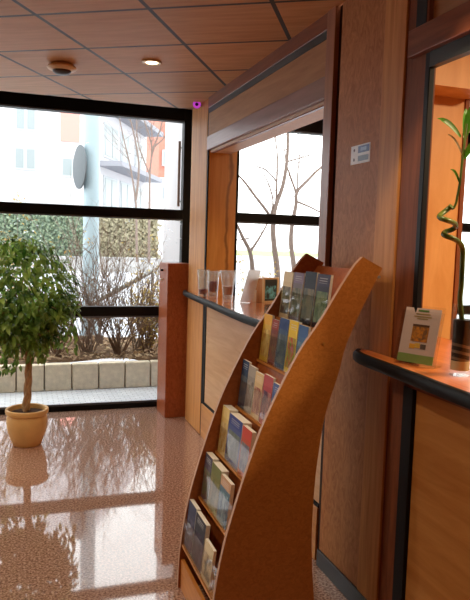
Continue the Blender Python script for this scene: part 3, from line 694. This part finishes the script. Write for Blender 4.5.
# ------------------------------------------------------------------ OUTSIDE
M['kerb'] = flat('kerb_concrete', srgb(226,212,188), .8, .2, noise=.12, nscale=18)
M['bed'] = flat('bed_soil', srgb(104,82,62), .95, .1, noise=.4, nscale=14)
M['street'] = flat('street_asphalt', srgb(196,198,204), .8, .2, noise=.05, nscale=2)
M['twig'] = flat('twig', srgb(122,98,80), .8, .2, noise=.2)
M['twig2'] = flat('grey_twig', srgb(140,124,112), .8, .2, noise=.2)
M['litter'] = leafmat('leaf_litter', srgb(140,108,80), srgb(206,180,142), .2, .8)
M['dry'] = leafmat('dry_shrub_leaf', srgb(160,128,72), srgb(190,168,96), .3, .7)
M['ivy'] = leafmat('ivy_leaf', srgb(92,112,96), srgb(140,154,122), .2, .5)
M['render'] = flat('white_render', srgb(206,203,206), .8, .2)
M['pink'] = flat('pink_panel', srgb(226,150,140), .7, .2)
M['brickred'] = flat('red_brick', srgb(190,126,110), .8, .2, noise=.08, nscale=3)
M['winglass'] = flat('house_window_glass', srgb(146,154,156), .3, .3)
M['winframe'] = flat('house_window_frame', srgb(180,184,188), .5)
M['slab'] = flat('balcony_slab', srgb(140,140,148), .7)
M['pole'] = flat('pale_blue_metal', srgb(164,182,190), .5, .3)
M['signback'] = flat('sign_back_grey', srgb(96,102,106), .6, .2)
M['rail'] = flat('galvanised_rail', srgb(150,152,148), .45, .5)
M['treebark'] = flat('bare_tree_bark', srgb(124,108,100), .85, .2, noise=.2, nscale=30)
M['grass'] = flat('lawn_green', srgb(160,176,120), .9, .1, noise=.15, nscale=3)
struct('pavement', MB().box(-14, 20, 6.13, 7.2, -.12, -.012), M['pavers'])
struct('street', MB().box(-60, 90, 8.8, 130, -.16, -.03), M['street'])
# sloping planting bed
bed = MB(); nx, ny = 60, 12; vs = []; fs = []; rb = random.Random(5)
for j in range(ny+1):
    for i in range(nx+1):
        y = 7.07 + 2.2*j/ny; vs.append((-6+14*i/nx, y, .235 + rb.uniform(-.02,.03) + .05*math.sin(i*.7) - (0 if j < ny-1 else .12*(j-ny+2))))
for j in range(ny):
    for i in range(nx): k = j*(nx+1)+i; fs.append((k,k+1,k+nx+2,k+nx+1))
struct('ground_bed', bed.add(vs, fs).box(-6, 8, 7.032, 7.10, -.012, .235), M['bed'])
# kerb blocks
x = .5615 - .28*9
kerb_names = []
for i in range(26):
    x0 = .5615 + .2795*(i-9)
    b = build('kerb_block', MB().box(x0+.006, x0+.2735, 6.93, 7.03, -.012, .268 + rb.uniform(-.004,.004)), M['kerb'], bev=.012)
    tag(b, 'pale concrete kerb block edging the planting bed outside the window', 'kerb', 'kerb blocks along the planting bed')
# leaf litter
lit = MB()
for i in range(1500):
    px_, py_ = rb.uniform(-1.2, 3.6), 7.08 + 1.5*rb.random()**1.5
    lit.leaf(Vector((px_, py_, .275+rb.uniform(0,.03))), Vector((rb.uniform(-1,1), rb.uniform(-1,1), rb.uniform(-.1,.5))), Vector((rb.uniform(-.5,.5),rb.uniform(-.5,.5),1)), rb.uniform(.04,.09), rb.uniform(.03,.05), .2)
lo = build('leaf_litter', lit, M['litter']); tag(lo, 'dry brown fallen leaves lying on the planting bed', 'leaves', kind='stuff')
# twiggy shrubs
def shrub(x, y, h, spread, n, m, label, leaves=0, lm=None, sd=0):
    r = random.Random(sd); t = thing('bare_shrub', label, 'shrub', (x, y, .24), 'shrubs in the planting bed'); tw = MB(); lv = MB()
    def grow(p, d, L, rad, dep):
        pts = [p.copy()]; q = p.copy()
        for s in range(4):
            d = (d + Vector([r.uniform(-.16,.16) for _ in range(3)]) + Vector((0,0,.05))).normalized(); q = q + d*L/4; pts.append(q.copy())
        tw.tube(pts, [rad*(1-.14*k) for k in range(5)], 4, cap=False)
        if dep > 0:
            for b in range(3):
                grow(pts[r.randint(1,4)], (d + Vector([r.uniform(-.7,.7) for _ in range(3)])).normalized(), L*.55, rad*.6, dep-1)
        if lm:
            for b in range(leaves):
                lv.leaf(pts[r.randint(1,4)] + Vector([r.uniform(-.03,.03) for _ in range(3)]), Vector([r.uniform(-1,1) for _ in range(3)]), Vector((0,-.4,1)), r.uniform(.03,.06), r.uniform(.02,.03), .2)
    for i in range(n):
        a = r.uniform(0,2*PI); d = Vector((math.cos(a)*spread, math.sin(a)*spread*.7, 1)).normalized()
        grow(Vector((x+r.uniform(-.06,.06), y+r.uniform(-.06,.06), .22)), d, h*r.uniform(.6,1), .0075, 2)
    build('twigs', tw, m, t)
    if lm and lv.v: build('foliage', lv, lm, t)
specs = [(.42,7.45,.85,.5,11,'twig',0,None,'brown bare shrub behind the ficus stem'),
 (.78,7.5,1.0,.5,13,'twig2',0,None,'grey bare shrub left of the widest bare one in the bed'),
 (1.12,7.42,1.0,.55,14,'twig',0,None,'widest brown bare shrub near the middle of the bed'),
 (1.40,7.7,1.0,.30,12,'twig2',0,None,'tall grey bare shrub under the handrail'),
 (1.50,7.62,.6,.42,10,'twig',5,'dry','yellowish shrub with dry leaves beside the red casing'),
 (.98,8.2,1.3,.4,12,'twig2',0,None,'tall grey bare shrub in the back of the bed'),
 (.1,7.9,1.2,.45,11,'twig2',3,'dry','bare shrub seen through the ficus crown'),
 (1.95,7.9,1.1,.5,11,'twig',2,'dry','bare shrub outside behind the far post'),
 (2.6,8.0,.8,.6,9,'twig2',3,'dry','low bare shrub outside the office window')]
for i, (x, y, h, s, n, m, lv, lm, lab) in enumerate(specs): shrub(x, y, h, s, int(n*1.8), M[m], lab, lv, M[lm] if lm else None, 20+i)
# handrail
rl = thing('handrail', 'grey slanted metal handrail above the bare shrubs outside', 'handrail', (1.6, 8.6, -.03))
A, B = onY(96,302,8.6), onY(152.5,271,8.6)
d = (B-A)
build('rail', MB().tube([A-d*1.2, A, B], .03, 10), M['rail'], rl, smooth=True)
for q in (B, A-d*1.1): build('post', MB().tube([(q.x,q.y,-.03),(q.x,q.y,q.z)], .018, 8), M['rail'], rl, smooth=True)
# pale column just outside the window
struct('wall_outside', MB().box(1.54, 1.75, 6.16, 7.08, -.01, 3.4), M['render'])
pl = thing('pull_handle', 'brown vertical rod handle on the white column outside', 'handle', (1.515, 6.30, 1.9))
build('rod', MB().tube([(1.515,6.30,1.93),(1.515,6.30,2.56)], .013, 10), flat('brown_rod', srgb(120,92,76), .5), pl, smooth=True)
for z in (1.98, 2.5): build('mount', MB().tube([(1.515,6.30,z),(1.54,6.30,z)], .008, 8), M['rail'], pl)
# lamp post with a round road sign seen from behind
py_ = 9.6
b0 = onY(91.5, 200, py_); px0 = b0.x
lp = thing('street_post', 'thick pale blue street post outside the window', 'post', (px0, py_, -.03))
build('shaft', MB().tube([(px0,py_,-.03),(px0+.0,py_,1.5),(px0,py_,6.5)], [.12,.115,.10], 20), M['pole'], lp, smooth=True)
build('collar', MB().tube([(px0,py_,-.03),(px0,py_,.25)], .15, 20), M['pole'], lp, smooth=True)
sgc = onY(80.5, 167, py_)
sg = thing('road_sign', 'round grey road sign seen from behind, bracketed to the pale blue post', 'sign', tuple(sgc))
sd_ = Vector((.93, .37, 0)); nd = Vector((-.5, -.86, 0)).normalized()
dirn = Vector((-.975, -.20, 0)).normalized()
build('plate', along(sgc, dirn, [(.30,0),(.31,.004),(.31,.02),(.29,.028)], 36), M['signback'], sg, smooth=True)
for dz in (.16, -.16):
    build('bracket', MB().tube([(sgc.x,sgc.y,sgc.z+dz),(px0,py_-.1,sgc.z+dz)], .02, 6), M['rail'], sg)
# hedge with ivy far across the street
def hedge(x0, x1, y, h, label, sd, n, mk):
    r = random.Random(sd); t = thing('ivy_hedge', label, 'hedge', ((x0+x1)/2, y, -.03))
    co = MB(); k = 40; vs = []; fs = []
    for i in range(k+1):
        xx = x0+(x1-x0)*i/k; hh = h+r.uniform(-.15,.15)
        vs += [(xx,y-.4+r.uniform(-.1,.1),-.03),(xx,y-.3+r.uniform(-.15,.1),hh*.55),(xx,y-.25+r.uniform(-.1,.1),hh),(xx,y+.4,hh),(xx,y+.4,-.03)]
    for i in range(k):
        for j in range(4): fs.append((i*5+j,(i+1)*5+j,(i+1)*5+j+1,i*5+j+1))
    build('core', co.add(vs, fs), M[mk], t)
    f = MB()
    for i in range(n):
        f.leaf(Vector((r.uniform(x0,x1), y-.35+r.uniform(-.2,.1), r.uniform(.0,h+.15))), Vector((r.uniform(-1,1),r.uniform(-.8,0),r.uniform(-1,1))), Vector((0,-1,.4)), r.uniform(.14,.30), r.uniform(.1,.2), .2)
    build('foliage', f, M[mk], t)
M['brownhedge'] = leafmat('brown_hedge_leaf', srgb(134,126,100), srgb(172,164,136), .2, .6)
hedge(-3.5, 3.6, 33.4, 2.75, 'grey green ivy hedge across the street behind the ficus and the street post', 1, 2200, 'ivy')
hedge(3.7, 7.0, 33.9, 2.75, 'brownish hedge across the street right of the pale street post', 2, 1400, 'brownhedge')
tag(build('garden_wall', MB().box(-3.6, 7.2, 31.8, 32.05, -.03, .62).box(-3.6, 7.2, 31.75, 32.1, .62, .68), flat('pale_wall', srgb(176,174,172), .8, .2, noise=.06), None), 'low pale wall along the street in front of the two hedges', 'wall')['kind'] = 'thing'
# apartment building on the corner
BY = 36.0
def hx(px): return onY(px, 200, BY).x
def hz(px, py): return onY(px, py, BY).z
xc = hx(97); th = math.radians(25); dv = Vector((math.sin(th), math.cos(th), 0)); nv = Vector((math.cos(th), -math.sin(th), 0))
ap = thing('apartment_building', 'white apartment building with pink panel and balconies across the street', 'building', (xc-6, BY+8, -.03))
P0 = Vector((xc, BY, 0)); P1 = P0 + dv*10.5
build('wall', MB().prism([(-16,BY),(P0.x,P0.y),(P1.x,P1.y),(-10,P1.y)], -.03, 15), M['render'], ap)
def pxwin(x0, x1, y0, y1, parts=2):
    xa, xb = hx(x0), hx(x1); zt, zb = hz((x0+x1)/2, y0), hz((x0+x1)/2, y1)
    w = build('window', MB().box(xa, xb, BY-.06, BY+.1, zb, zt), M['winframe'], ap)
    n = parts; ww = (xb-xa)/n
    for i in range(n): build('pane', MB().box(xa+ww*i+.08, xa+ww*(i+1)-.08, BY-.08, BY-.05, zb+.1, zt-.1), M['winglass'], w)
pxwin(15,36,106,131); pxwin(14,36,147,170); pxwin(61,73,157,177,1)
pxwin(-30,-9,147,170); pxwin(-30,-9,106,131)
build('pink_panel', MB().box(hx(60), hx(79), BY-.05, BY+.1, hz(70,142), hz(70,100)), M['pink'], ap)
zsl = hz(99,160)
def facade_box(mb, s0, s1, d0, d1, z0, z1):
    q = [P0+dv*s0+nv*d0, P0+dv*s1+nv*d0, P0+dv*s1+nv*d1, P0+dv*s0+nv*d1]
    vs = [(p.x,p.y,z0) for p in q] + [(p.x,p.y,z1) for p in q]
    return mb.add(vs, [(0,3,2,1),(4,5,6,7),(0,1,5,4),(1,2,6,5),(2,3,7,6),(3,0,4,7)])
for zz in (zsl, zsl+3.1): 
    o = build('balcony_slab', facade_box(MB(), .2, 10, 0, 1.3, zz-.28, zz), M['slab'], ap)
for zz in (zsl+.3, zsl-2.6, zsl+3.4):
    for s in (1.0, 4.2, 7.4):
        w = build('window', facade_box(MB(), s, s+2.6, -.05, .06, zz, zz+1.9), M['winframe'], ap)
        for k in range(2): build('pane', facade_box(MB(), s+.15+1.25*k, s+1.2+1.25*k, .05, .09, zz+.12, zz+1.78), M['winglass'], w)
# brick building farther right
BY2 = 62.0
def h2(px, py=200): return onY(px, py, BY2)
xb0, xb1 = h2(158).x, h2(186).x
bk = thing('brick_building', 'red brick building with white base beyond the bare street tree', 'building', ((xb0+xb1)/2, BY2+5, -.03))
build('wall', MB().box(xb0, xb1+3, BY2, BY2+10, h2(165,178).z, 20), M['brickred'], bk)
build('base_storey', MB().box(xb0-.3, xb1+3.3, BY2-.3, BY2+10, -.03, h2(165,178).z), M['render'], bk)
for px_ in (161, 170):
    for (ya, yb) in ((186,200),(150,166)):
        w = build('window', MB().box(h2(px_).x, h2(px_+5).x, BY2-.4, BY2+.1, h2(px_,yb).z, h2(px_,ya).z), M['winframe'], bk)
        build('pane', MB().box(h2(px_).x+.1, h2(px_+5).x-.1, BY2-.45, BY2-.35, h2(px_,yb).z+.15, h2(px_,ya).z-.15), M['winglass'], w)
# bare trees
def tree(name, label, Y, limbs, sd, twigs=3, rtwig=.006, dep=1):
    """limbs: list of ([(px,py,dy)...], r0, r1) at distance Y"""
    r = random.Random(sd); t = MB(); base = onY(*limbs[0][0][0][:2], Y)
    def sub(p, d, L, rad, k):
        pts = [p.copy()]; q = p.copy()
        for s in range(4): d = (d + Vector([r.uniform(-.14,.14) for _ in range(3)])).normalized(); q = q+d*L/4; pts.append(q.copy())
        t.tube(pts, [rad*(1-.2*i) for i in range(5)], 4, cap=False)
        if k:
            for _ in range(2): sub(pts[r.randint(1,3)], (d+Vector([r.uniform(-.7,.7) for _ in range(3)])).normalized(), L*.6, rad*.6, k-1)
    for pts, r0, r1 in limbs:
        P = [onY(a[0], a[1], Y + (a[2] if len(a) > 2 else 0)) for a in pts]
        P = [Vector(p) for p in catv(P, 3)]; n = len(P)
        t.tube(P, [r0+(r1-r0)*i/(n-1) for i in range(n)], 8)
        for _ in range(twigs):
            i = r.randint(n//3, n-2); d = (P[i+1]-P[i]).normalized()
            sub(P[i], (d+Vector([r.uniform(-.8,.8) for _ in range(3)])).normalized(), (P[-1]-P[0]).length*r.uniform(.2,.4), rtwig, dep)
    o = build(name, t, M['treebark'], smooth=True); tag(o, label, 'tree', 'bare trees outside')
    return o
def catv(pts, n=4):
    out = []
    for i in range(len(pts)-1):
        p0 = pts[max(i-1,0)]; p1 = pts[i]; p2 = pts[i+1]; p3 = pts[min(i+2,len(pts)-1)]
        for k in range(n):
            u = k/n; out.append(.5*((2*p1)+(-p0+p2)*u+(2*p0-5*p1+4*p2-p3)*u*u+(-p0+3*p1-3*p2+p3)*u**3))
    return out + [pts[-1]]
tree('bare_tree', 'bare forked tree with the thickest trunk outside the office window', 9.5,
     [([(278,300),(277,268),(274,245),(273,222),(276,205),(283,185),(287,160),(288,135),(288,110)], .055, .018),
      ([(274,226),(268,213),(255,196),(243,180),(232,170)], .03, .012), ([(276,205),(277,175),(277,150),(272,125)], .02, .008),
      ([(277,182),(266,170),(252,165)], .014, .006), ([(271,215),(273,200),(267,180),(258,166)], .018, .006),([(286,162),(300,158),(318,153)], .014, .006)], 61)
tree('bare_tree', 'bare tree behind the leaflet rack, with one long limb reaching right', 10.0,
     [([(294,300),(294,268),(291,245),(292,225),(296,205),(297,192),(308,180),(318,170),(330,160),(345,145)], .05, .012),
      ([(297,195),(291,178),(286,162),(284,140)], .022, .007), ([(298,202),(310,207),(322,213),(336,218)], .018, .008), ([(297,192),(298,170),(300,150),(296,120)], .015, .006)], 62)
tree('bare_tree', 'slender bare tree with a low fork near the glasses', 8.9,
     [([(254,300),(252.5,270),(250,252),(243,238),(237,225),(230,212)], .042, .016), ([(250,252),(258,240),(265,228),(272,214)], .022, .008), ([(249,238),(238,240),(226,236)], .012, .005)], 63)
tree('bare_tree', 'bare street tree in front of the brick building', 26,
     [([(149,262),(149,235),(149.5,205),(150,172),(153,150),(160,130),(166,108)], .06, .02), ([(150,175),(143,158),(138,142),(136,118)], .035, .015), ([(150,172),(152,140),(150,112)], .03, .012),
      ([(153,152),(149,135),(141,112)], .04, .015), ([(155,146),(164,138),(172,124)], .04, .015)], 64, 7, .012, 2)
tree('bare_tree', 'thin pale bare sapling beside the street post', 22,
     [([(137,262),(136.5,235),(136,205),(131,170),(124,140),(118,112)], .045, .015), ([(136,200),(139,165),(133,130),(128,112)], .04, .015)], 65, 6, .010, 2)
# lawn across the street seen from the office
struct('lawn', MB().box(24, 52, 75, 120, -.03, .0), M['grass'])

# ------------------------------------------------------------------ LIGHT
w = bpy.data.worlds.new('overcast'); SC.world = w; w.use_nodes = True; nt = w.node_tree
bg = nt.nodes['Background']; bg.inputs['Color'].default_value = (.97, .98, 1.0, 1); bg.inputs['Strength'].default_value = 4.0
def light(name, kind, loc, power, col, size=.2, rot=None, spot=None):
    d = bpy.data.lights.new(name, kind); d.energy = power; d.color = col
    if kind == 'AREA': d.size = size
    else: d.shadow_soft_size = size
    if spot: d.spot_size = spot; d.spot_blend = .5
    o = bpy.data.objects.new(name, d); COL.objects.link(o); o.location = loc
    if rot: o.rotation_euler = rot
    return o
WARM = (1, .80, .56)
for (lx, ly, p) in ((-.45, 2.45, 45), (-1.7, 3.4, 45), (-1.7, 2.4, 40), (-1.2, 4.5, 45)):  # added warm fill spots without fittings, brightening the lobby
    light('downlight_and_fill_beam', 'SPOT', (lx, ly, CZ-.03), p, WARM, .05, None, math.radians(140))
light('downlight_and_fill_beam', 'SPOT', (.815, 4.187, CZ-.03), 30, WARM, .03, None, math.radians(110))
# office ceiling lamp: a real fitting above the second counter, out of frame
of = thing('ceiling_lamp', 'round office ceiling lamp above the desk behind the bamboo counter', 'ceiling light', (3.0, 1.3, 2.86))
build('shade', MB().lathe([(0,2.86),(.22,2.86),(.24,2.80),(.2,2.76)], 3.0, 1.3, 32), M['white'], of, smooth=True)
build('diffuser', MB().lathe([(0,2.755),(.2,2.76)], 3.0, 1.3, 32), emis('diffuser_glow', (1,.7,.4,1), 5), of)
light('counter_downlight', 'SPOT', (1.16, 1.74, CZ-.03), 44, (1, .78, .52), .04, (Vector((1.42,2.1,1.16))-Vector((1.16,1.74,CZ))).to_track_quat('-Z','Y').to_euler(), math.radians(52))
light('office_lamp_light', 'AREA', (3.0, 1.3, 2.74), 95, (1, .74, .46), .36)

SC.view_settings.view_transform = 'Standard'; SC.view_settings.look = 'None'; SC.view_settings.gamma = 1; SC.view_settings.use_curve_mapping = False
SC.view_settings.exposure = 0.0
SC.cycles.max_bounces = 8; SC.cycles.transparent_max_bounces = 16; SC.cycles.sample_clamp_indirect = 6
SC.cycles.caustics_reflective = False; SC.cycles.caustics_refractive = False
